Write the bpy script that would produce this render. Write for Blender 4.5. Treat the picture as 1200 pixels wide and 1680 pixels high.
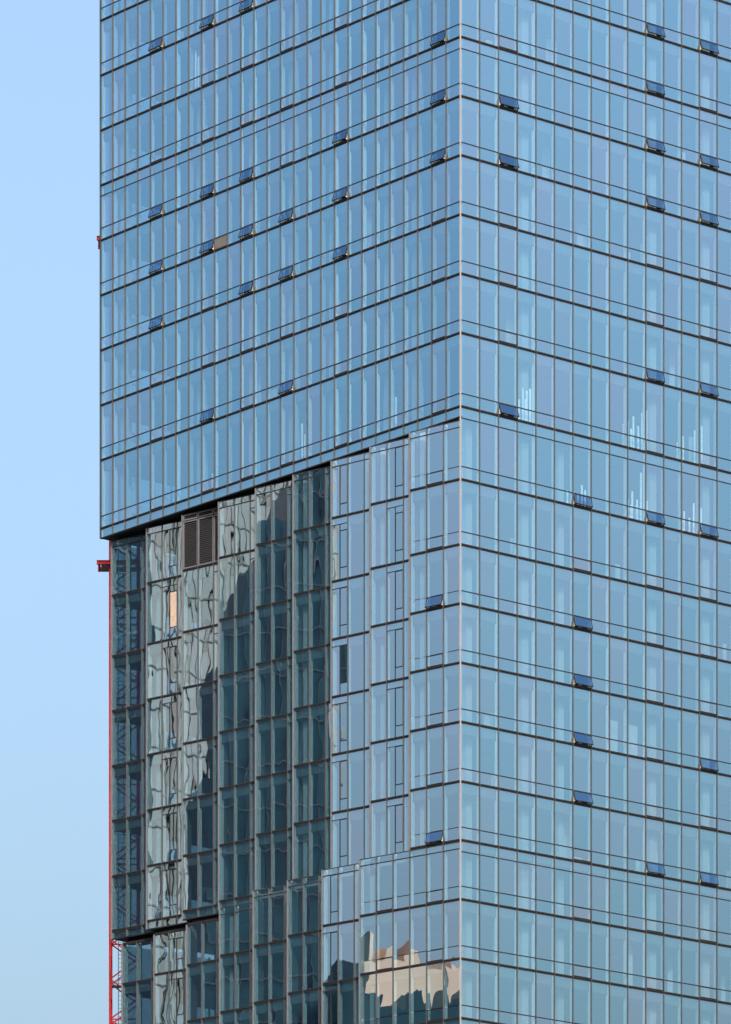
import bpy, math, random
from mathutils import Vector
random.seed(7)
scene = bpy.context.scene
for o in list(bpy.data.objects):
    bpy.data.objects.remove(o)
C = scene.collection
R = math.radians
EYE = 1.6

# ------------------------------------------------------------------ camera
cam = bpy.data.cameras.new('camera')
cam_o = bpy.data.objects.new('camera', cam)
C.objects.link(cam_o)
cam_o.location = (0, 0, EYE)
cam_o.rotation_euler = (R(90), 0, 0)
cam.sensor_fit = 'VERTICAL'
cam.sensor_height = 36.0
cam.sensor_width = 36.0
cam.lens = 36.0 * 9653 / 1680
cam.shift_y = 2640 / 1680          # rising-front lens: verticals stay parallel
cam.clip_start = 1.0
cam.clip_end = 20000
scene.camera = cam_o

# ------------------------------------------------------------------ sky, sun, exposure
SUN_AZ, SUN_EL = 174.0, 36.0        # degrees clockwise from +Y, above horizon
world = bpy.data.worlds.new('World')
scene.world = world
world.use_nodes = True
wn = world.node_tree.nodes
bg = wn['Background']
sky = wn.new('ShaderNodeTexSky')
sky.sky_type = 'NISHITA'
sky.sun_disc = False
sky.sun_elevation = R(SUN_EL)
sky.sun_rotation = R(SUN_AZ)
sky.altitude = 0
sky.air_density = 1.42
sky.dust_density = 10.5
sky.ozone_density = 5.0
world.node_tree.links.new(sky.outputs[0], bg.inputs[0])
bg.inputs[1].default_value = 0.10

sun = bpy.data.lights.new('sun', 'SUN')
sun.energy = 2.1
sun.angle = R(0.53)
sun.color = (1.0, 0.93, 0.82)
sun_o = bpy.data.objects.new('sun', sun)
C.objects.link(sun_o)
sd = Vector((math.sin(R(SUN_AZ)) * math.cos(R(SUN_EL)), math.cos(R(SUN_AZ)) * math.cos(R(SUN_EL)), math.sin(R(SUN_EL))))
sun_o.rotation_euler = (-sd).to_track_quat('-Z', 'Y').to_euler()
sun_o.location = (60, -40, 260)

vs = scene.view_settings
vs.view_transform = 'Standard'
vs.look = 'None'
vs.exposure = 1.85
vs.gamma = 1.0
vs.use_curve_mapping = False
scene.render.engine = 'CYCLES'
scene.cycles.max_bounces = 10
scene.cycles.transparent_max_bounces = 24
scene.cycles.glossy_bounces = 4
scene.cycles.diffuse_bounces = 4
scene.cycles.caustics_reflective = False
scene.cycles.caustics_refractive = False

# ------------------------------------------------------------------ materials
def new_mat(name):
    m = bpy.data.materials.new(name)
    m.use_nodes = True
    nt = m.node_tree
    for n in list(nt.nodes):
        nt.nodes.remove(n)
    out = nt.nodes.new('ShaderNodeOutputMaterial')
    return m, nt, out

def solid(name, col, rough=0.5, metal=0.0, var=0.12, scale=3.0, spec=0.5):
    m, nt, out = new_mat(name)
    p = nt.nodes.new('ShaderNodeBsdfPrincipled')
    geo = nt.nodes.new('ShaderNodeNewGeometry')
    nz = nt.nodes.new('ShaderNodeTexNoise')
    nz.inputs['Scale'].default_value = scale
    nz.inputs['Detail'].default_value = 5
    nt.links.new(geo.outputs['Position'], nz.inputs['Vector'])
    mr = nt.nodes.new('ShaderNodeMapRange')
    mr.inputs[1].default_value = 0.3
    mr.inputs[2].default_value = 0.7
    mr.inputs[3].default_value = 1 - var
    mr.inputs[4].default_value = 1 + var
    nt.links.new(nz.outputs[0], mr.inputs[0])
    mx = nt.nodes.new('ShaderNodeVectorMath')
    mx.operation = 'SCALE'
    mx.inputs[0].default_value = col
    nt.links.new(mr.outputs[0], mx.inputs[3])
    nt.links.new(mx.outputs[0], p.inputs['Base Color'])
    p.inputs['Roughness'].default_value = rough
    p.inputs['Metallic'].default_value = metal
    p.inputs['Specular IOR Level'].default_value = spec
    nt.links.new(p.outputs[0], out.inputs[0])
    return m

def glass(name, refl_a, refl_b, trans, r0, wave, big=0.0):
    """coated curtain-wall glass: part mirror, part tinted see-through, slightly wavy, per-pane tint painted in for differing sky reflections"""
    m, nt, out = new_mat(name)
    N, L = nt.nodes, nt.links
    geo = N.new('ShaderNodeNewGeometry')
    oi = N.new('ShaderNodeObjectInfo')
    add = N.new('ShaderNodeMath'); add.operation = 'ADD'
    L.new(oi.outputs['Random'], add.inputs[0]); L.new(geo.outputs['Random Per Island'], add.inputs[1])
    fr = N.new('ShaderNodeMath'); fr.operation = 'FRACT'
    L.new(add.outputs[0], fr.inputs[0])
    # per pane offset of the wave pattern
    off = N.new('ShaderNodeVectorMath'); off.operation = 'SCALE'
    off.inputs[0].default_value = (37.0, 53.0, 91.0)
    L.new(fr.outputs[0], off.inputs[3])
    pos = N.new('ShaderNodeVectorMath'); pos.operation = 'MULTIPLY'
    pos.inputs[1].default_value = (1.0, 1.0, 0.42)
    L.new(geo.outputs['Position'], pos.inputs[0])
    sm = N.new('ShaderNodeVectorMath'); sm.operation = 'ADD'
    L.new(pos.outputs[0], sm.inputs[0]); L.new(off.outputs[0], sm.inputs[1])
    nz = N.new('ShaderNodeTexNoise')
    nz.inputs['Scale'].default_value = 0.95
    nz.inputs['Detail'].default_value = 1.8
    nz.inputs['Roughness'].default_value = 0.45
    L.new(sm.outputs[0], nz.inputs['Vector'])
    sub = N.new('ShaderNodeVectorMath'); sub.operation = 'SUBTRACT'
    sub.inputs[1].default_value = (0.5, 0.5, 0.5)
    L.new(nz.outputs['Color'], sub.inputs[0])
    sc = N.new('ShaderNodeVectorMath'); sc.operation = 'SCALE'
    sc.inputs[3].default_value = wave
    L.new(sub.outputs[0], sc.inputs[0])
    an = N.new('ShaderNodeVectorMath'); an.operation = 'ADD'
    L.new(geo.outputs['Normal'], an.inputs[0]); L.new(sc.outputs[0], an.inputs[1])
    nn = N.new('ShaderNodeVectorMath'); nn.operation = 'NORMALIZE'
    L.new(an.outputs[0], nn.inputs[0])
    gl = N.new('ShaderNodeBsdfGlossy')
    gl.inputs['Roughness'].default_value = 0.0
    mixc = N.new('ShaderNodeMix'); mixc.data_type = 'RGBA'
    mixc.inputs[6].default_value = (*refl_a, 1); mixc.inputs[7].default_value = (*refl_b, 1)  # uneven sky reflections from pane to pane, put into the mirror tint
    pw = N.new('ShaderNodeMath'); pw.operation = 'POWER'; pw.inputs[1].default_value = 2.0
    L.new(fr.outputs[0], pw.inputs[0])
    L.new(pw.outputs[0], mixc.inputs[0])
    L.new(mixc.outputs[2], gl.inputs['Color'])
    L.new(nn.outputs[0], gl.inputs['Normal'])
    tr = N.new('ShaderNodeBsdfTransparent')
    tr.inputs['Color'].default_value = (*trans, 1)
    lw = N.new('ShaderNodeLayerWeight'); lw.inputs[0].default_value = 0.5
    p5 = N.new('ShaderNodeMath'); p5.operation = 'POWER'; p5.inputs[1].default_value = 4.0
    L.new(lw.outputs['Facing'], p5.inputs[0])
    mr = N.new('ShaderNodeMapRange')
    mr.inputs[3].default_value = r0; mr.inputs[4].default_value = 1.0
    L.new(p5.outputs[0], mr.inputs[0])
    mix = N.new('ShaderNodeMixShader')
    L.new(mr.outputs[0], mix.inputs[0]); L.new(tr.outputs[0], mix.inputs[1]); L.new(gl.outputs[0], mix.inputs[2])
    L.new(mix.outputs[0], out.inputs[0])
    return m

def clear(name):
    m, nt, out = new_mat(name)
    t = nt.nodes.new('ShaderNodeBsdfTransparent')
    t.inputs['Color'].default_value = (0.97, 0.985, 0.98, 1)
    nt.links.new(t.outputs[0], out.inputs[0])
    return m

M = {}
M['glass'] = glass('coated_blue_glass', (0.55, 0.865, 1.0), (0.655, 0.85, 1.0), (0.72, 0.90, 0.97), 0.60, 0.005)
M['bay_glass'] = glass('bay_coated_glass', (0.67, 0.875, 0.99), (0.76, 0.87, 1.0), (0.64, 0.87, 0.96), 0.58, 0.0072)
M['sash_glass'] = glass('sash_glass', (0.23, 0.44, 0.62), (0.30, 0.48, 0.64), (0.42, 0.58, 0.68), 0.58, 0.005)  # open sashes only: deeper sky reflection painted in as a darker tint
M['closed_sash'] = glass('closed_sash_glass', (0.62, 0.84, 0.95), (0.72, 0.82, 0.93), (0.70, 0.84, 0.88), 0.60, 0.004)
M['clear'] = clear('clear_glass_edge')
M['bronze'] = solid('bronze_aluminium', (0.016, 0.014, 0.014), 0.45, 0.0, spec=0.3)
M['mullion'] = solid('mullion_cap_aluminium', (0.034, 0.032, 0.035), 0.45, 0.0, spec=0.3)
M['gasket'] = solid('dark_gasket', (0.008, 0.0075, 0.008), 0.6, spec=0.2)
M['corner'] = solid('pale_corner_aluminium', (0.115, 0.099, 0.095), 0.5, 0.0, spec=0.3)
M['edge'] = solid('grey_edge_aluminium', (0.078, 0.077, 0.084), 0.45, 0.0, spec=0.3)
M['fin'] = solid('white_mullion_box', (0.62, 0.65, 0.66), 0.5, 0, 0.04)
M['fin_b'] = solid('pale_grey_mullion_box', (0.44, 0.46, 0.47), 0.5, 0, 0.06)
M['fin_c'] = solid('grey_mullion_box', (0.27, 0.29, 0.30), 0.5, 0, 0.06)
M['ceil'] = solid('ceiling_plenum', (0.07, 0.078, 0.085), 0.8, 0, 0.2, 0.6)
M['slab'] = solid('concrete_slab', (0.22, 0.22, 0.22), 0.85, 0, 0.2, 0.8)
M['column'] = solid('white_painted_column', (0.29, 0.30, 0.305), 0.6, 0, 0.05)
M['core'] = solid('core_wall_paint', (0.06, 0.065, 0.07), 0.7, 0, 0.2, 0.4)
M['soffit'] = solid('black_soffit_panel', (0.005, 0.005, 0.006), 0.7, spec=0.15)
M['louver'] = solid('louver_aluminium', (0.085, 0.085, 0.09), 0.45, 0.0, spec=0.3)
M['louver_dark'] = solid('louver_blade', (0.020, 0.019, 0.021), 0.5, 0.0, spec=0.3)
M['ply'] = solid('plywood', (0.27, 0.20, 0.155), 0.75, 0, 0.2, 5)
M['stay'] = solid('window_stay_metal', (0.62, 0.52, 0.38), 0.4, 0.2)
M['partition'] = solid('plasterboard', (0.34, 0.35, 0.35), 0.8, 0, 0.15, 1.0)
M['stud'] = solid('white_steel_stud', (0.92, 0.92, 0.92), 0.4)
M['red'] = solid('crane_red_paint', (0.46, 0.006, 0.018), 0.5, 0, 0.3, 1.5, spec=0.2)
M['panel'] = solid('warm_grey_panel', (0.075, 0.066, 0.06), 0.6)
M['steel'] = solid('dark_steel', (0.05, 0.05, 0.055), 0.5, 0.5)
M['zinc'] = solid('zinc_grating', (0.25, 0.24, 0.23), 0.5, 0.3)
M['asphalt'] = solid('asphalt', (0.05, 0.05, 0.052), 0.9, 0, 0.25, 0.3)
M['cladding'] = solid('pale_grey_cladding', (0.100, 0.110, 0.120), 0.6, 0, 0.25, 0.12)
M['joint'] = solid('cladding_joint', (0.022, 0.026, 0.028), 0.7)
M['dark_glass'] = solid('dark_facade_glass', (0.032, 0.086, 0.108), 0.25, 0, 0.35, 0.15)
M['slab_glass'] = solid('smoked_facade_glass', (0.016, 0.042, 0.052), 0.2, 0, 0.3, 0.2)
M['grey_window'] = solid('grey_window_glass', (0.05, 0.056, 0.06), 0.2)
M['dark_line'] = solid('dark_facade_mullion', (0.12, 0.14, 0.15), 0.5)
M['tan'] = solid('tan_stone_cladding', (0.56, 0.40, 0.31), 0.8, 0, 0.08, 0.1)
M['tan_win'] = solid('tan_building_glass', (0.03, 0.04, 0.05), 0.15)

# ------------------------------------------------------------------ building blocks
class Frame:
    """a wall line in plan: s runs to the right seen from outside, d points outward"""
    def __init__(self, ox, oy, deg):
        self.o = Vector((ox, oy, 0)); self.phi = R(deg)
        self.u = Vector((math.cos(self.phi), math.sin(self.phi), 0))
        self.i = Vector((-math.sin(self.phi), math.cos(self.phi), 0))
    def pt(self, s, d=0.0, z=0.0):
        return self.o + self.u * s - self.i * d + Vector((0, 0, z))

BASE = Vector((6.27, 388.1, 0.0))      # foot of the tower's sharp corner
_cache = {}
QUADS = ((0, 1, 5, 4), (1, 2, 6, 5), (2, 3, 7, 6), (3, 0, 4, 7), (4, 5, 6, 7), (3, 2, 1, 0))
def box_mesh(w, dep, h, mats, name):
    key = (round(w, 3), round(dep, 3), round(h, 3), mats)
    if key in _cache:
        return _cache[key]
    v = [(0, 0, 0), (w, 0, 0), (w, dep, 0), (0, dep, 0), (0, 0, h), (w, 0, h), (w, dep, h), (0, dep, h)]
    me = bpy.data.meshes.new(name)
    me.from_pydata(v, [], QUADS)
    for k in mats:
        me.materials.append(M[k])
    if len(mats) > 1:                  # first slot only on the outer face
        for p in me.polygons:
            p.material_index = 0 if p.index == 0 else 1
    _cache[key] = me
    return me

def link(o, parent=None):
    C.objects.link(o)
    if parent is not None:
        o.parent = parent
    return o

def fbox(name, fr, s0, s1, z0, z1, d0, d1, mat, parent, base=BASE, tilt=(0, 0)):
    """box on a wall line from s0..s1, heights z0..z1 above eye level, depth d0 (inner) .. d1 (outer)"""
    mats = mat if isinstance(mat, tuple) else (mat,)
    o = bpy.data.objects.new(name, box_mesh(s1 - s0, d1 - d0, z1 - z0, mats, name))
    o.location = fr.pt(s0, d1, z0 + EYE) - base
    o.rotation_euler = (tilt[0], 0, fr.phi + tilt[1])
    return link(o, parent)

def poly_prism(name, pts, z0, z1, mat, parent, base=BASE):
    n = len(pts)
    v = [(p[0] - base.x, p[1] - base.y, z0 + EYE - base.z) for p in pts] + [(p[0] - base.x, p[1] - base.y, z1 + EYE - base.z) for p in pts]
    f = [tuple(range(n))[::-1], tuple(range(n, 2 * n))] + [(i, (i + 1) % n, n + (i + 1) % n, n + i) for i in range(n)]
    me = bpy.data.meshes.new(name)
    me.from_pydata(v, [], f)
    me.materials.append(M[mat])
    return link(bpy.data.objects.new(name, me), parent)

class Bag:
    """many boxes joined in one mesh"""
    def __init__(self): self.v = []; self.f = []; self.m = []
    def box(self, fr, s0, s1, z0, z1, d0, d1, base=BASE, mi=0, side=None):
        k = len(self.v)
        for z in (z0, z1):
            for s, d in ((s0, d1), (s1, d1), (s1, d0), (s0, d0)):
                self.v.append(fr.pt(s, d, z + EYE) - base)
        for j, q in enumerate(QUADS):
            self.f.append(tuple(k + a for a in q)); self.m.append(mi if (side is None or j == 0) else side)
    def bar(self, a, b, t, base, mi=0):
        a = Vector(a); b = Vector(b); ax = (b - a).normalized()
        up = Vector((0, 0, 1)) if abs(ax.z) < 0.9 else Vector((1, 0, 0))
        x = ax.cross(up).normalized() * t / 2; y = ax.cross(x).normalized() * t / 2
        k = len(self.v)
        for p in (a, b):
            for sx, sy in ((-1, -1), (1, -1), (1, 1), (-1, 1)):
                self.v.append(p + x * sx + y * sy - base)
        for q in QUADS:
            self.f.append(tuple(k + c for c in q)); self.m.append(mi)
    def build(self, name, mats, parent=None):
        me = bpy.data.meshes.new(name)
        me.from_pydata([tuple(p) for p in self.v], [], self.f)
        for k in mats: me.materials.append(M[k])
        for p, mi in zip(me.polygons, self.m): p.material_index = mi
        me.validate()
        return link(bpy.data.objects.new(name, me), parent)

def thing(name, label, cat, loc):
    o = bpy.data.objects.new(name, None)
    o.location = loc
    o['label'] = label; o['category'] = cat
    o.empty_display_size = 0.5
    C.objects.link(o)
    return o

def structure(o):
    o['kind'] = 'structure'
    return o

# ------------------------------------------------------------------ ground
me = bpy.data.meshes.new('ground')
S = 9000
me.from_pydata([(-S, -S, 0), (S, -S, 0), (S, S, 0), (-S, S, 0)], [], [(0, 1, 2, 3)])
me.materials.append(M['asphalt'])
structure(link(bpy.data.objects.new('ground', me)))

# ------------------------------------------------------------------ the tower
tower = thing('office_tower', 'blue glass curtain wall tower with overhanging upper block and sawtooth bays below', 'tower', BASE)
WL, NL = 39.05 / 27, 27
WR, NR = 1.66, 19
LEFT = Frame(6.27 - 39.05 * 0.642788, 388.1 + 39.05 * 0.766044, -50)
RIGHT = Frame(6.27, 388.1, 40)
SOFF, BAYTOP = 112.45, 112.20
UP = [113.12, 117.97] + [117.97 + 3.905 * k for k in range(1, 12)]           # storey lines of the upper block
DN = [108.31, 104.01, 100.11, 96.21, 92.31, 88.38, 84.51, 80.61, 76.69, 72.77, 68.87, 64.97]
LEVELS = sorted(UP + DN)
ROOF = UP[-1]
LOW = LEVELS[0]
STRIP = (137.52, 113.12, 84.51)        # storeys with an extra transom under the floor line
SILL, HEAD = 0.865, 0.755
near = lambda z, seq: any(abs(z - q) < 0.12 for q in seq)

vision, sill_p = [], []                # (frame, s0, s1, z0, z1, tilt)
G = 0.03
def tilt():
    return (random.gauss(0, 0.0010), random.gauss(0, 0.0010))

I0 = LEVELS.index(113.12)              # storey line just above the overhang
# sill panes standing open, as (column, storey counted from the overhang)
OPEN_L = {(4, 3), (4, 4), (4, 5), (4, 8), (8, 1), (8, 4), (8, 5), (8, 8), (11, 3), (11, 4), (11, 5), (11, 8), (14, 1), (14, 3),
          (14, 4), (18, 3), (18, 4), (18, 5), (25, 4), (25, 5), (25, 6)}
OPEN_R = {(2, 0), (2, 4), (2, 5), (6, -6), (6, -5), (6, -4), (6, -3), (6, -1), (10, -7), (10, -1), (10, 1), (10, 4), (10, 5), (10, 6),
          (10, 7), (13, -7), (13, -5), (13, -1), (13, 1), (13, 4), (13, 5), (13, 7)}
OPEN_B = {-3, -7}                      # storeys with the corner bay's awning open
COLS_L = (4, 8, 11, 14, 18, 25)
def cols_r(k): return (2, 10, 13) if k >= 0 else (6, 10, 13)

_sash = {}
def sash_mesh(w, h, t=0.045):
    key = (round(w, 3), round(h, 3))
    if key not in _sash:
        b = Bag(); f0 = Frame(0, 0, 0)
        e = -EYE - h
        b.box(f0, 0, w, e, e + t, -0.05, 0.015, Vector()); b.box(f0, 0, w, e + h - t, e + h, -0.05, 0.015, Vector())
        b.box(f0, 0, t, e + t, e + h - t, -0.05, 0.012, Vector()); b.box(f0, w - t, w, e + t, e + h - t, -0.05, 0.012, Vector())
        me = bpy.data.meshes.new('awning_window')
        me.from_pydata([tuple(p) for p in b.v], [], b.f)
        me.materials.append(M['gasket'])
        _sash[key] = me
    return _sash[key]

def window(name, fr, s0, s1, z0, z1, ang=0.0, board=None):
    """top-hung sash: frame, pane, and stays when it stands open"""
    w, h = s1 - s0, z1 - z0
    o = bpy.data.objects.new(name, sash_mesh(w, h))
    o.location = fr.pt(s0, 0.02, z1 + EYE) - BASE
    o.rotation_euler = (-ang, 0, fr.phi)
    link(o, tower)
    p = bpy.data.objects.new('sash_pane' if not board else 'board', box_mesh(w - 0.09, 0.02, h - 0.09, (board,) if board else ('sash_glass' if ang else 'closed_sash', 'clear'), 'sash_pane'))
    p.location = (0.045, 0.0, -h + 0.045)
    p.rotation_euler = (random.gauss(0, 0.0015), 0, random.gauss(0, 0.0015))
    if name == 'casement_window' and fr is BAYS[6]:
        p.rotation_euler.z -= {96.21: 0.020, 92.31: 0.0025, 88.38: 0.0035, 84.51: 0.003, 108.31: 0.004}.get(round(z0 - 0.82, 2), 0.0)
    link(p, o)
    if ang:
        b = Bag()
        z = z0
        b.box(fr, s0, s1, z0 + 0.0, z0 + 0.05, -0.10, 0.0); b.box(fr, s0, s1, z1 - 0.05, z1, -0.10, -0.055)
        b.box(fr, s0, s0 + 0.04, z0 + 0.05, z1 - 0.05, -0.12, -0.01); b.box(fr, s1 - 0.04, s1, z0 + 0.05, z1 - 0.05, -0.12, -0.01)
        b.build('window_opening_frame', ('bronze',), tower)
        for s, q in ((0.075, 1), (w - 0.075, -1)):
            a = Bag(); V0 = Vector()
            top = Vector((s, 0.03, -0.10)); low = Vector((s, 0.03, -h + 0.07))
            a.bar(top, low, 0.035, V0)                                   # arm folded along the sash
            inner = Vector((s, 0.03 + math.sin(ang) * h * 0.9, -h * 0.96 + 0.04))
            a.bar(low, inner, 0.045, V0)
            a.bar(inner, top + Vector((0, 0.02, 0)), 0.04, V0)
            a.build('stay_arm', ('stay',), o)
        fbox('sill_handle', fr, s0 + w * 0.3, s0 + w * 0.3 + 0.3, z0 + 0.052, z0 + 0.10, -0.04, 0.0, 'zinc', tower)
    return o

def band(fr, s0, s1, z, parent=tower):
    fbox('floor_band', fr, s0, s1, z - 0.095, z + 0.095, -0.08, 0.012, 'gasket', parent)
    fbox('band_cap', fr, s0, s1, z + 0.02, z + 0.062, 0.012, 0.05, 'bronze', parent)
def transom(fr, s0, s1, z, t=0.065):
    fbox('transom', fr, s0, s1, z - t / 2, z + t / 2, -0.06, 0.022, 'gasket', tower)
def mullion(fr, s, z0, z1, mat='mullion', w=0.039):
    fbox('mullion', fr, s - w / 2, s + w / 2, z0, z1, -0.08, 0.065, mat, tower)
rngF = random.Random(3)
def fin(fr, s, z0, z1, w=0.10, dep=0.32, mat=None):
    m = mat or rngF.choice(('fin', 'fin', 'fin_b', 'fin_b', 'fin_c'))
    fbox('inner_mullion', fr, s - w / 2, s + w / 2, z0, z1, -dep * rngF.choice((0.75, 0.9, 1.0, 1.15)), -0.085, m, tower)

def flat_face(fr, ncol, w, levels, opens, opcols, boards=()):
    L = ncol * w
    for j in range(len(levels) - 1):
        z0, z1 = levels[j], levels[j + 1]
        k = LEVELS.index(z0) - I0
        strip = near(z1, STRIP)
        oc = opcols(k)
        band(fr, 0.07, L - 0.07, z0)
        transom(fr, 0.07, L - 0.07, z0 + SILL)
        if strip: transom(fr, 0.07, L, z1 - HEAD)
        for c in range(ncol):
            a, b = c * w + G, (c + 1) * w - G
            if c == 0: a += 0.04
            if c == ncol - 1: b -= 0.04
            if c in oc:
                window('awning_window', fr, a, b, z0 + 0.11, z0 + SILL - 0.02, R(random.uniform(14, 20)) if (c, k) in opens else 0.0)
            elif (c, k) in boards:
                fbox('board', fr, a, b, z0 + 0.11, z0 + SILL - 0.025, -0.03, 0.0, 'panel', tower)
            else:
                sill_p.append((fr, a, b, z0 + 0.095, z0 + SILL - 0.025))
            top = z1 - 0.095
            if strip:
                sill_p.append((fr, a, b, z1 - HEAD + 0.025, top)); top = z1 - HEAD - 0.025
            vision.append((fr, a, b, z0 + SILL + 0.025, top))
    band(fr, 0.07, L, levels[-1])
    for c in range(1, ncol):
        mullion(fr, c * w, levels[0], levels[-1])
    for c in range(0, ncol + 1):
        fin(fr, c * w + (0.16 if c == 0 else -0.16 if c == ncol else 0), levels[0], levels[-1])

# --- upper block, left face
flat_face(LEFT, NL, WL, UP, OPEN_L, lambda k: COLS_L, {(9, 4)})
for c in range(NL):
    sill_p.append((LEFT, c * WL + G, (c + 1) * WL - G, SOFF + 0.03, UP[0] - 0.095))
for c in range(1, NL):
    mullion(LEFT, c * WL, SOFF, UP[0])
mullion(LEFT, 0.03, SOFF - 0.02, ROOF, 'bronze', 0.09)
fbox('bottom_rail', LEFT, 0, NL * WL, SOFF - 0.05, SOFF + 0.03, -0.15, 0.03, 'gasket', tower)
# --- right face, full height
flat_face(RIGHT, NR, WR, LEVELS, OPEN_R, cols_r)
fbox('corner_mullion', Frame(6.27, 388.1, -5), -0.05, 0.05, LOW, ROOF, -0.10, 0.06, 'corner', tower)

# --- sawtooth bays under the overhang
BW = 4.34 / 3
U2 = Vector((2.621, -3.369)); P1 = Vector((-18.02, 417.85))
BAYS = [Frame(P1.x + U2.x * k, P1.y + U2.y * k, -40) for k in range(8)] + [Frame(6.27 - 4.34 * 0.766044, 388.1 + 4.34 * 0.642788, -40)]
U3 = Vector((2.39, -3.383)); P2 = Vector((-17.24, 417.2))
LOWB = [Frame(P2.x + U3.x * k, P2.y + U3.y * k, -40) for k in range(7)] + [Frame(6.27 - 8.68 * 0.766044, 388.1 + 8.68 * 0.642788, -40)]
bay_p = []
LB, LB3 = 4.174, 4.006

def bay_cell(fr, s0, s1, z0, z1):
    bay_p.append((fr, s0 + G, s1 - G, z0, z1))

def bay_storey(fr, kind, z0, z1, first, L, k, w=BW, ztop=None):
    """one storey of a bay between floor lines; the first one under a soffit has a top strip"""
    b0, b1 = z0 + 0.095, z1 - 0.095
    if first:
        b1 = z1 - 0.03
        st = b1 - 0.42
        transom(fr, 0.05, L, st)
    E = [0.045, w, 2 * w, L] if L < 5 else [0.045] + [w * q for q in range(1, 7)]
    n = len(E) - 1
    for c in range(n):
        a, b = E[c], E[c + 1]
        top = b1
        if kind == 'louver' and first:
            continue
        if first:
            bay_cell(fr, a, b, st + 0.025, b1); top = st - 0.025
        if kind == 'sill':
            if (n == 3 and c == 1) or (n == 6 and c in (1, 4)):
                window('awning_window', fr, a + G, b - G, z0 + 0.11, z0 + SILL - 0.02, R(17) if (k in OPEN_B and n == 3) else 0.0)
            else:
                bay_cell(fr, a, b, b0, z0 + SILL - 0.025)
            bay_cell(fr, a, b, z0 + SILL + 0.025, top)
        elif (kind == 'split2' and c == 1) or (kind == 'split1' and c == 0):
            if not first:
                bay_cell(fr, a, b, top - 0.40, top)
                fbox('transom', fr, a, b, top - 0.45, top - 0.40, -0.06, 0.022, 'gasket', tower); top -= 0.45
            m = (a + b) / 2
            bay_cell(fr, a, m, b0, top)
            fbox('mullion', fr, m - 0.02, m + 0.02, b0, top, -0.06, 0.03, 'gasket', tower)
            lo = z0 + 0.82
            hi = top
            if k == -2 and kind != 'split1x':
                hi = top - 0.42
                bay_p.append((fr, m + G, b - G, hi + 0.03, top))
            bay_p.append((fr, m + G, b - G, b0, lo - 0.02))
            brd = 'ply' if (kind == 'split2' and k == -2 and fr is BAYS[1]) else None
            window('casement_window', fr, m + 0.02, b - 0.02, lo, hi, 0.0, brd)
        elif kind == 'plain_t' and c == 2:
            fbox('transom', fr, a, b, top - 0.50, top - 0.45, -0.06, 0.022, 'gasket', tower)
            bay_cell(fr, a, b, top - 0.45, top); bay_cell(fr, a, b, b0, top - 0.50)
        else:
            bay_cell(fr, a, b, b0, top)
    if not first: band(fr, 0.05, L, z1)

KINDS = ['plain', 'split2', 'louver', 'plain_t', 'plain_t', 'plain', 'split1', 'split2', 'sill']
LV2 = [84.51, 88.38, 92.31, 96.21, 100.11, 104.01, 108.31, BAYTOP]
KINDS3 = ['plain', 'split2', 'plain', 'plain', 'plain', 'plain', 'split1', 'sill']
LV3 = [LOW] + [q for q in sorted(DN) if LOW < q < 84]
def bay_frame(fr, L, w, z0, z1, lead):
    ns = [w, 2 * w] if L < 5 else [w * q for q in range(1, 6)]
    for s in ns:
        mullion(fr, s, z0, z1)
    fbox('edge_mullion', fr, -0.045, 0.045, z0, z1, -0.10, 0.07, 'edge', tower)
    if lead:
        fbox('return_panel', fr, -0.03, 0.03, z0, z1, -lead, -0.10, 'edge', tower)
    for s in [0.10] + ns:
        fin(fr, s, z0, z1, 0.10, 0.30 if fr in BAYS[2:6] or fr in LOWB[2:6] else 0.36, 'fin_b')
for i, fr in enumerate(BAYS):
    L = LB if i < 8 else 4.34
    low = 83.93 if i < 4 else 84.42
    for j in range(len(LV2) - 1):
        k = LEVELS.index(LV2[j]) - I0
        kd = KINDS[i]
        if kd == 'louver' and j != len(LV2) - 2: kd = 'plain_t'
        bay_storey(fr, kd, LV2[j], LV2[j + 1], j == len(LV2) - 2, L, k)
    if i < 8 : band(fr, 0.05, L, 84.51)
    if i < 4:
        for c in range(3):
            bay_cell(fr, max(0.045, c * BW), min(L, (c + 1) * BW), low + 0.04, 84.51 - 0.095)
        fbox('bottom_rail', fr, 0, L, low - 0.04, low + 0.04, -0.12, 0.03, 'gasket', tower)
    if i == 8: band(fr, 0.05, L, 84.51)
    bay_frame(fr, L, BW, low, BAYTOP, 0.0 if i == 0 else 0.9)
    fbox('top_rail', fr, 0, L, BAYTOP - 0.03, BAYTOP + 0.02, -0.10, 0.03, 'bronze', tower)
for i, fr in enumerate(LOWB):
    L = LB3 if i < 7 else 8.68
    w = 1.40 if i < 7 else BW
    top = 83.45 if i < 3 else (83.9 if i == 3 else 84.40)
    lv = LV3 + [top]
    for j in range(len(lv) - 1):
        bay_storey(fr, KINDS3[i], lv[j], lv[j + 1], j == len(lv) - 2 and i > 2, L, -8 - j, w)
        if j == len(lv) - 2 and i <= 2:
            pass
    bay_frame(fr, L, w, LOW, top, 0.0 if i == 0 else 1.05)
    fbox('top_rail', fr, 0, L, top - 0.03, top + 0.02, -0.10, 0.03, 'bronze', tower)

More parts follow.
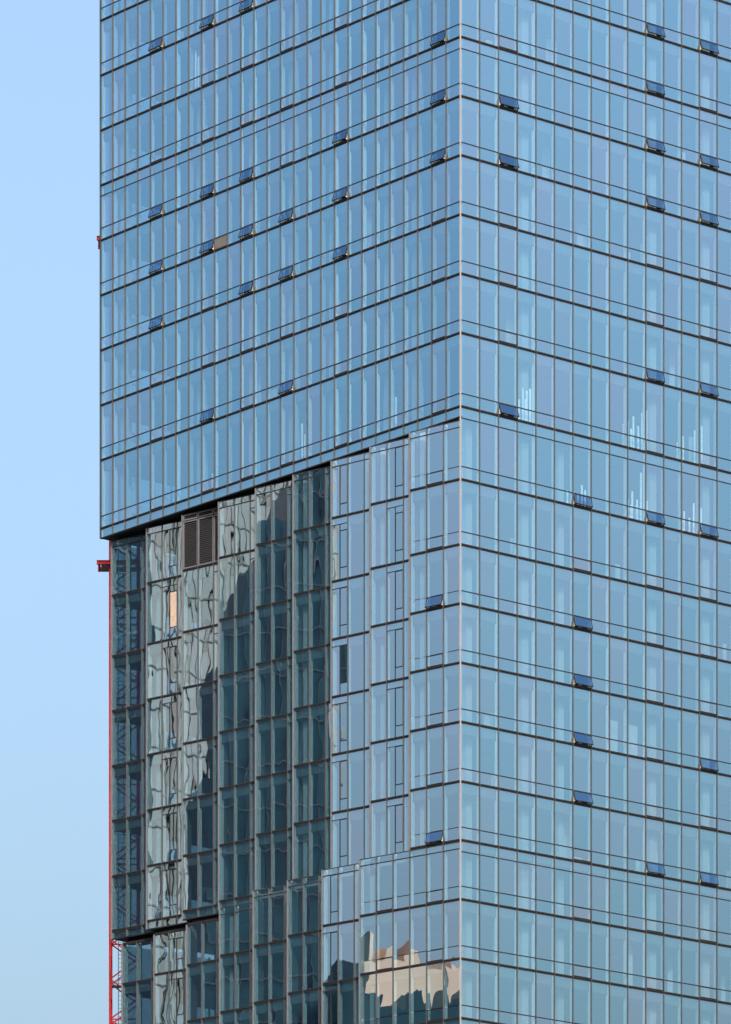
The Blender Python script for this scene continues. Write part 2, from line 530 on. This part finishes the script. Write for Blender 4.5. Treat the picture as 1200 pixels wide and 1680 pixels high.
# louvred plant panel at the top of the third bay
fr = BAYS[2]
def louver(a, b, z0, z1):
    bag = Bag()
    for (p, q, m0, m1) in ((a + .03, b - .03, z0, z0 + .07), (a + .03, b - .03, z1 - .07, z1), (a + .03, a + .10, z0 + .07, z1 - .07), (b - .10, b - .03, z0 + .07, z1 - .07)):
        bag.box(fr, p, q, m0, m1, -0.08, 0.03)
    pan = bag.build('louver_panel', ('louver',), tower)
    sl = Bag()
    n = max(2, int((z1 - z0 - 0.2) / 0.125))
    for q in range(n):
        z = z0 + 0.09 + (z1 - z0 - 0.2) * q / n
        k = len(sl.v)
        for (s, d, zz) in ((a + .1, 0.0, z), (b - .1, 0.0, z), (b - .1, -0.07, z + 0.085), (a + .1, -0.07, z + 0.085), (a + .1, 0.0, z + 0.022), (b - .1, 0.0, z + 0.022), (b - .1, -0.07, z + 0.105), (a + .1, -0.07, z + 0.105)):
            sl.v.append(fr.pt(s, d, zz + EYE) - BASE)
        for qd in QUADS:
            sl.f.append(tuple(k + x for x in qd)); sl.m.append(0)
    so = sl.build('louver_blades', ('louver_dark',), pan)
    so['kind'] = 'stuff'
    fbox('louver_backing', fr, a + .05, b - .05, z0, z1, -0.20, -0.12, 'soffit', tower)
for a, b in ((0.05, BW), (BW, 2 * BW), (2 * BW, LB)):
    louver(a, b, 108.31 + 0.11, BAYTOP - 0.49)
    louver(a, b, BAYTOP - 0.41, BAYTOP - 0.04)

# --- soffits, slabs, core, columns
def bay_line(frames, L, last, off):
    pts = []
    for i, f in enumerate(frames):
        l = last if i == len(frames) - 1 else L
        pts += [f.pt(0.14 if off else 0, -off), f.pt(l - (0.14 if i == len(frames) - 1 and off else 0.0), -off)]
    return pts
BACK = [RIGHT.pt(NR * WR - 0.15, -0.15), LEFT.pt(0.15, -NR * WR + 0.15), LEFT.pt(0.15, -0.12)]
up_poly = [LEFT.pt(0.15, -0.12), LEFT.pt(NL * WL - 0.12, -0.12)] + [RIGHT.pt(NR * WR - 0.15, -0.12), LEFT.pt(0.15, -NR * WR + 0.15)]
t2_poly = bay_line(BAYS, LB, 4.34, 0.12) + [RIGHT.pt(NR * WR - 0.15, -0.12), LEFT.pt(0.15, -NR * WR + 0.15), LEFT.pt(0.9, -2.0)]
t3_poly = bay_line(LOWB, LB3, 8.68, 0.12) + [RIGHT.pt(NR * WR - 0.15, -0.12), LEFT.pt(0.15, -NR * WR + 0.15), LEFT.pt(1.6, -3.0)]
for z in LEVELS:
    if z > 113: poly, zz = up_poly, (z - 0.72, z - 0.02)
    elif z > 84: poly, zz = t2_poly, (z - 0.72, z - 0.02)
    else: poly, zz = t3_poly, (z - 0.72, z - 0.02)
    if abs(z - 113.12) < 0.01: zz = (SOFF + 0.03, z - 0.02)
    if abs(z - 84.51) < 0.01: zz = (83.97, z - 0.02)
    poly_prism('floor_slab', poly, zz[0], zz[1], 'ceil', tower)
poly_prism('soffit', [LEFT.pt(0.02, -0.02), LEFT.pt(NL * WL - 0.15, -0.02), RIGHT.pt(0.15, -0.25), RIGHT.pt(10, -0.25), LEFT.pt(0.02, -10)], SOFF - 0.03, SOFF + 0.02, 'soffit', tower)
poly_prism('soffit', bay_line(BAYS[:4], LB, LB, 0.05) + [BAYS[3].pt(LB, -4), BAYS[0].pt(0.2, -3)], 83.90, 83.96, 'soffit', tower)
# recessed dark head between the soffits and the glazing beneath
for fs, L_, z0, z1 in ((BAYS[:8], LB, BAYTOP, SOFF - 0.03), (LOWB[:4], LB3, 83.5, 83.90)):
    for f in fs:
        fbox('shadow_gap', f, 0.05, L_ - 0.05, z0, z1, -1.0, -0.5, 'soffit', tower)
poly_prism('core', [LEFT.pt(7, -8.5), LEFT.pt(31, -8.5), LEFT.pt(31, -24), LEFT.pt(7, -24)], -EYE, ROOF, 'core', tower)
poly_prism('roof_slab', [LEFT.pt(0, 0), LEFT.pt(NL * WL, 0), RIGHT.pt(NR * WR, 0), LEFT.pt(0, -NR * WR)], ROOF + 0.1, ROOF + 1.2, 'bronze', tower)
BK = Frame(*RIGHT.pt(NR * WR, 0).xy, 130)
fbox('rear_wall', BK, 0, 38.2, LOW, ROOF, -0.2, 0.0, 'slab', tower)
END = Frame(*LEFT.pt(0, -NR * WR).xy, 220)
fbox('rear_wall', END, 0, 22.0, SOFF, ROOF, -0.2, 0.0, 'slab', tower)
fbox('rear_wall', END, 0, 22.0, LOW, SOFF - 0.1, -1.2, -1.0, 'slab', tower)
# glazed end bay beside the crane
rest = Bag()
def end_glass(f, s0, s1, levels):
    n = 6
    for j in range(len(levels) - 1):
        for c in range(n):
            a, b = s0 + (s1 - s0) * c / n, s0 + (s1 - s0) * (c + 1) / n
            rest.box(f, a + G, b - G, levels[j] + 0.1, levels[j + 1] - 0.1, -0.02, 0.0, side=1)
        fbox('floor_band', f, s0, s1, levels[j] - 0.1, levels[j] + 0.1, -0.08, 0.012, 'gasket', tower)
    for c in range(1, n):
        s = s0 + (s1 - s0) * c / n
        fbox('mullion', f, s - 0.03, s + 0.03, levels[0], levels[-1], -0.1, 0.06, 'mullion', tower)
end_glass(END, 22.0, NR * WR - 0.1, UP)
E2 = Frame(*(BAYS[0].pt(0, 0).xy + Vector((0.766, 0.643)) * 9.4), 220)
end_glass(E2, 0.0, 9.3, LV2)
E3 = Frame(*(LOWB[0].pt(0, 0).xy + Vector((0.766, 0.643)) * 9.4), 220)
end_glass(E3, 0.0, 9.3, LV3 + [83.5])

def column(f, s, d, z0, z1, w=0.75):
    fbox('column', f, s - w / 2, s + w / 2, z0, z1, -d - w, -d, 'column', tower)
for c in (1, 7, 11, 14, 17, 21, 23):
    column(LEFT, (c + 0.80) * WL - 0.9, 0.75, UP[0], ROOF, 0.55)
for c in (3, 10, 13, 17):
    column(RIGHT, (c + 0.45) * WR + 0.63, 0.75, LOW, ROOF, 0.6)
column(RIGHT, 5.4 * WR + 0.75, 0.9, LOW, SOFF, 0.5)
column(RIGHT, 1.45, 0.8, LOW, SOFF, 0.5)
for i, f in enumerate(BAYS):
    if i in (1, 5, 7, 8): column(f, 0.55, 0.6, 84.6, BAYTOP, 0.36)
for i, f in enumerate(LOWB):
    if i in (3, 7): column(f, 0.55, 0.6, LOW, 83.4, 0.36)
rng = random.Random(11)
for f, lv, n, w in ((RIGHT, LEVELS, NR, WR), (LEFT, UP, NL, WL)):
    for j in range(len(lv) - 1):
        for c in range(2, n - 2):
            if rng.random() < 0.13:
                s = (c + rng.uniform(0.1, 0.6)) * w; d = rng.uniform(0.7, 2.2); ww = rng.uniform(0.25, 0.9)
                fbox('partition_wall', f, s, s + ww, lv[j], lv[j] + rng.choice((0.9, 1.2, 1.7, 2.4, 3.1)), -d - 0.12, -d, 'partition', tower)
# white metal studs of half-built partitions behind the glass
def studs(f, s_list, z0, heights, d=0.4):
    hs = list(zip(s_list, heights))
    hs += [((a[0] + b[0]) / 2 + 0.05, min(a[1], b[1]) * 0.75) for a, b in zip(hs, hs[1:]) if 0.35 < b[0] - a[0] < 1.0]
    for s, h in hs:
        fbox('steel_stud', f, s, s + 0.12, z0, z0 + h, -d - 0.06, -d, 'stud', tower)
studs(RIGHT, [5.15, 5.45, 5.8, 6.15, 6.45], 113.2, [1.2, 1.5, 2.3, 2.2, 2.4])
studs(RIGHT, [14.9, 15.3, 15.8, 16.6, 17.0], 113.2, [1.6, 1.9, 2.3, 2.7, 2.9])
studs(RIGHT, [19.9, 20.4, 21.5, 21.9, 22.15], 113.2, [1.3, 1.8, 2.4, 2.5, 2.8])
studs(RIGHT, [15.3, 15.7, 16.5, 16.8, 17.05], 108.4, [1.4, 2.0, 3.4, 3.2, 1.6])
studs(RIGHT, [20.0, 20.5, 21.4, 21.8, 22.1], 108.4, [1.2, 1.5, 2.2, 2.6, 2.0])
studs(RIGHT, [9.8, 10.3, 11.1, 11.4], 108.4, [1.0, 1.1, 1.6, 1.3])
studs(LEFT, [22.0, 22.5, 25.7, 26.9, 28.2], 113.2, [2.6, 2.4, 2.5, 1.9, 1.1])
studs(LEFT, [31.9, 13.9, 12.2], 113.2, [2.2, 1.6, 1.3])
studs(LEFT, [10.3, 10.6], 141.5, [3.0, 2.4])

# --- hang the panes: the ones that show largest are objects, the rest one mesh per kind
def px_area(e):
    f, s0, s1, z0, z1 = e
    out = []
    for s, z in ((s0, z0), (s1, z1)):
        p = f.pt(s)
        out.append((600 + 9653 * p.x / p.y, 3480 - 9653 * z / p.y))
    (x0, y0), (x1, y1) = out
    x0, x1 = sorted((x0, x1)); y0, y1 = sorted((y0, y1))
    vis = max(0, min(x1, 1200) - max(x0, 0)) * max(0, min(y1, 1680) - max(y0, 0))
    if f is RIGHT or f is LEFT: return vis
    return vis
def hang(entries, name, mats, limit=300, extra=None):
    es = sorted(entries, key=px_area, reverse=True)
    for e in es[:limit]:
        f, s0, s1, z0, z1 = e
        fbox(name, f, s0, s1, z0, z1, -0.024, 0.0, mats, tower, tilt=tilt())
    bag = extra or Bag()
    for f, s0, s1, z0, z1 in es[limit:]:
        bag.box(f, s0, s1, z0, z1, -0.024, 0.0, side=1)
    if bag.v:
        o = bag.build(name, mats, tower); o['kind'] = 'stuff'
hang(vision, 'vision_pane', ('glass', 'clear'), 300, rest)
hang(sill_p, 'spandrel_pane', ('glass', 'clear'))
hang(bay_p, 'bay_pane', ('bay_glass', 'clear'))

# --- plain lower storeys down to the street
poly_prism('lower_body', [LEFT.pt(1.5, -2.2), LOWB[7].pt(0.3, -0.6), RIGHT.pt(0.6, -0.6), RIGHT.pt(NR * WR, -0.6), LEFT.pt(1.5, -NR * WR)], -EYE, LOW - 0.8, 'dark_glass', tower)
z = LOW - 3.9
while z > 3:
    poly_prism('floor_band', [LEFT.pt(1.4, -2.0), LOWB[7].pt(0.2, -0.5), RIGHT.pt(0.5, -0.5), RIGHT.pt(NR * WR + .1, -0.5), LEFT.pt(1.4, -NR * WR - .1)], z - 0.1, z + 0.1, 'bronze', tower)
    z -= 3.9

# ------------------------------------------------------------------ crane mast behind the tower's left end
CB = Vector((-17.45, 426.0, 0))
crane = thing('crane_mast', 'red lattice crane mast with tie beams behind the left edge of the tower', 'crane', CB)
HW, MT = 1.0, 172.0
def cbar(name, a, b, t, mat):
    bg_ = Bag(); bg_.bar(Vector(a), Vector(b), t, Vector()); return bg_.build(name, (mat,), crane)
for sx in (-1, 1):
    for sy in (-1, 1):
        cbar('mast_chord', (sx * HW, sy * HW, 0), (sx * HW, sy * HW, MT), 0.17, 'red')
STEP = 1.45
for (a, b) in (((-HW, -HW), (HW, -HW)), ((-HW, HW), (HW, HW)), ((-HW, -HW), (-HW, HW)), ((HW, -HW), (HW, HW))):
    lc = Bag(); n = int(MT / STEP)
    for q in range(n):
        p0, p1 = (a, b) if q % 2 == 0 else (b, a)
        lc.bar((*p0, q * STEP), (*p1, (q + 1) * STEP), 0.09, Vector())
        if q % 4 == 0: lc.bar((*a, q * STEP), (*b, q * STEP), 0.09, Vector())
    o = lc.build('lattice_bracing', ('red',), crane); o['kind'] = 'stuff'
ld = Bag()
for sx in (-0.2, 0.2): ld.bar((sx - 0.25, 0.2, 0), (sx - 0.25, 0.2, MT), 0.05, Vector())
for q in range(int(MT / 0.3)): ld.bar((-0.45, 0.2, q * 0.3), (-0.05, 0.2, q * 0.3), 0.03, Vector())
o = ld.build('ladder', ('steel',), crane)
for z in (82.2, 94.2, 106.2):
    pl = Bag(); pl.box(Frame(0, 0, 0), -0.95, 0.6, z, z + 0.06, -0.9, 0.1, Vector()); pl.bar((-0.9, -0.1, z + 1.6), (0.6, -0.1, z + 2.6), 0.04, Vector())
    pl.build('rest_platform', ('zinc',), crane)
def tie_frame(z, x0):
    t = Bag(); f0 = Frame(0, 0, 0)
    for y in (-1.35, 0.6):
        d = -y
        t.box(f0, x0, 1.2, z - 0.14, z - 0.105, d - 0.12, d + 0.12, Vector()); t.box(f0, x0, 1.2, z + 0.105, z + 0.14, d - 0.12, d + 0.12, Vector())
        t.box(f0, x0, 1.2, z - 0.105, z + 0.105, d - 0.025, d + 0.025, Vector())
    for x in (x0 + 0.15, -1.2): t.box(f0, x - 0.08, x + 0.08, z - 0.10, z + 0.10, -0.57, 1.32, Vector())
    fr_ = t.build('tie_frame', ('red',), crane)
    g = Bag(); g.box(f0, x0 + 0.3, -1.1, z - 0.13, z - 0.10, -0.5, 1.25, Vector()); g.build('grating', ('steel',), fr_)
    c_ = Bag(); c_.bar((x0 + 0.95, -1.35, z + 0.2 + EYE), (-1.05, -1.35, z + 2.0 + EYE), 0.03, Vector()); c_.build('stay_cable', ('steel',), fr_)
tie_frame(112.5, -1.95)
tie_frame(135.9, -1.95)

# ------------------------------------------------------------------ neighbouring buildings that the facade mirrors
def bldg(name, label, x, y0, deg=90):
    f = Frame(x, y0, deg)
    return thing(name, label, 'building', (x, y0, 0)), f, Vector((x, y0, 0))

# pale panelled tower
A, fa, ba = bldg('panel_clad_tower', 'pale grey panel-clad tower mirrored with wavy joints in the sawtooth bays', -190, 365.8, 55)
fbox('wall', fa, 0, 32.6, -EYE, 166, -25, 0, 'cladding', A, ba)
for k in range(1, 28):
    fbox('vertical_joint', fa, 1.15 * k, 1.15 * k + 0.09, 40, 166, 0, 0.05, 'joint', A, ba)
for k in range(32):
    fbox('storey_joint', fa, 0, 32.6, 40 + 3.9 * k, 40.14 + 3.9 * k, 0, 0.08, 'joint', A, ba)
rngA = random.Random(5)
for k in range(13):
    q = rngA.uniform(0.5, 31); fbox('facade_rib', fa, q, q + rngA.uniform(0.15, 0.5), 40, rngA.uniform(120, 165), 0, 0.12, 'grey_window', A, ba)
for k in range(26):
    for c in range(27):
        if rngA.random() < 0.16:
            fbox('window', fa, 1.15 * c + 0.16, 1.15 * c + 1.1, 62 + 3.9 * k + 0.5, 62 + 3.9 * k + rngA.choice((1.6, 2.4, 3.2)), 0, 0.03, 'grey_window', A, ba)
fbox('roof_parapet', fa, -0.2, 32.8, 166, 167, -25.2, 0.2, 'cladding', A, ba)
# dark glass tower with a swept roof
B, fb, bb = bldg('dark_glass_tower', 'dark teal glass tower with sweeping roofline mirrored in the sawtooth bays', -125, 377.5)
prof = [(0, 150), (2.2, 150), (2.3, 147), (5, 147), (5.1, 142.5), (8, 142.5), (8.1, 138), (10.5, 138), (10.6, 133), (12.6, 133), (12.7, 122), (14.2, 122), (14.3, 110), (15.4, 110), (15.5, 98), (16.6, 98), (16.7, 86), (48, 84)]
def profile_prism(name, f, prof, zb, d0, d1, mat, parent, base):
    pts = [(prof[0][0], zb)] + prof + [(prof[-1][0], zb)]
    n = len(pts)
    v = [tuple(f.pt(s, d, z + EYE) - base) for d in (d1, d0) for s, z in pts]
    fc = [tuple(range(n))[::-1], tuple(range(n, 2 * n))] + [(i, (i + 1) % n, n + (i + 1) % n, n + i) for i in range(n)]
    me = bpy.data.meshes.new(name); me.from_pydata(v, [], fc); me.materials.append(M[mat])
    return link(bpy.data.objects.new(name, me), parent)
profile_prism('wall', fb, prof, -EYE, -20, 0, 'dark_glass', B, bb)
def roof_at(s):
    for (a, za), (b, zb) in zip(prof, prof[1:]):
        if a <= s <= b: return za + (zb - za) * (s - a) / (b - a)
    return 84
for k in range(1, 32):
    s = 1.5 * k
    fbox('mullion', fb, s, s + 0.05, 30, roof_at(s) - 0.3, 0, 0.05, 'dark_line', B, bb)
for k in range(30):
    z = 35 + 3.9 * k
    send = 48 if z < 84 else max([s * 0.5 for s in range(97) if roof_at(s * 0.5) > z] + [0])
    if send > 1: fbox('floor_band', fb, 0, send, z, z + 0.12, 0, 0.07, 'dark_line', B, bb)
# sunlit stone block and the dark block before it
Cb, fc_, bc = bldg('stone_block', 'sunlit tan stone block mirrored low beside the tower corner', -156.2, 332.4, 72)
profC = [(0, 103), (22, 103), (22.1, 107.0), (27.6, 107.0), (27.7, 106.4), (28.5, 106.4), (28.6, 107.2), (30, 107.2), (30.1, 106.5), (31.6, 106.5), (31.7, 108.6), (32.4, 108.6), (32.5, 106.6), (34.6, 106.6), (34.7, 108.2), (35.2, 108.2), (35.3, 106.4), (36.2, 106.4), (36.3, 109.4), (36.9, 109.4)]
profile_prism('wall', fc_, profC, -EYE, -2.6, 0, 'tan', Cb, bc)
for q in range(14):
    for z in (92, 95.6, 99.2, 102.8, 106):
        if (q * 5 + int(z)) % 4 < 2 and not (z > 105 and q % 3): fbox('window', fc_, 22.6 + q * 0.95, 23.0 + q * 0.95, z - 1.0, z + (0.6 if q % 2 else 1.4), 0, 0.04, 'tan_win', Cb, bc)
fbox('roof_parapet', fc_, -0.2, 21.9, 103, 104, -2.8, 0.2, 'tan', Cb, bc)
Db, fd, bd = bldg('dark_low_block', 'low dark glazed block mirrored under the tan stone one', -110, 350)
profile_prism('wall', fd, [(0, 94.4), (14, 94.4), (14.05, 97.2), (15.4, 97.2), (15.45, 96.2), (16.6, 96.2), (16.65, 97.8), (17.3, 97.8), (17.35, 95.9), (19, 95.9), (19.05, 97.0), (20.3, 97.0), (20.35, 95.6), (22.4, 95.6), (22.45, 96.6), (24.2, 96.6), (24.25, 99.9), (27.3, 99.9)], -EYE, -15, 0, 'dark_glass', Db, bd)
for k in range(1, 17):
    fbox('mullion', fd, 1.6 * k, 1.6 * k + 0.08, 30, 93.2, 0, 0.05, 'dark_line', Db, bd)
for k in range(15):
    fbox('floor_band', fd, 0, 26.4, 34 + 3.9 * k, 34.2 + 3.9 * k, 0, 0.07, 'dark_line', Db, bd)

Eb, fe, be = bldg('dark_slab_tower', 'slim dark glazed slab mirrored in the bay beside the crane', -135, 400.2)
fbox('wall', fe, 0, 10, -EYE, 152, -12, 0, 'slab_glass', Eb, be)
for k in range(1, 6):
    fbox('mullion', fe, 1.6 * k, 1.6 * k + 0.08, 30, 151, 0, 0.05, 'dark_line', Eb, be)
for k in range(30):
    fbox('floor_band', fe, 0, 10, 34 + 3.9 * k, 34.2 + 3.9 * k, 0, 0.07, 'dark_line', Eb, be)
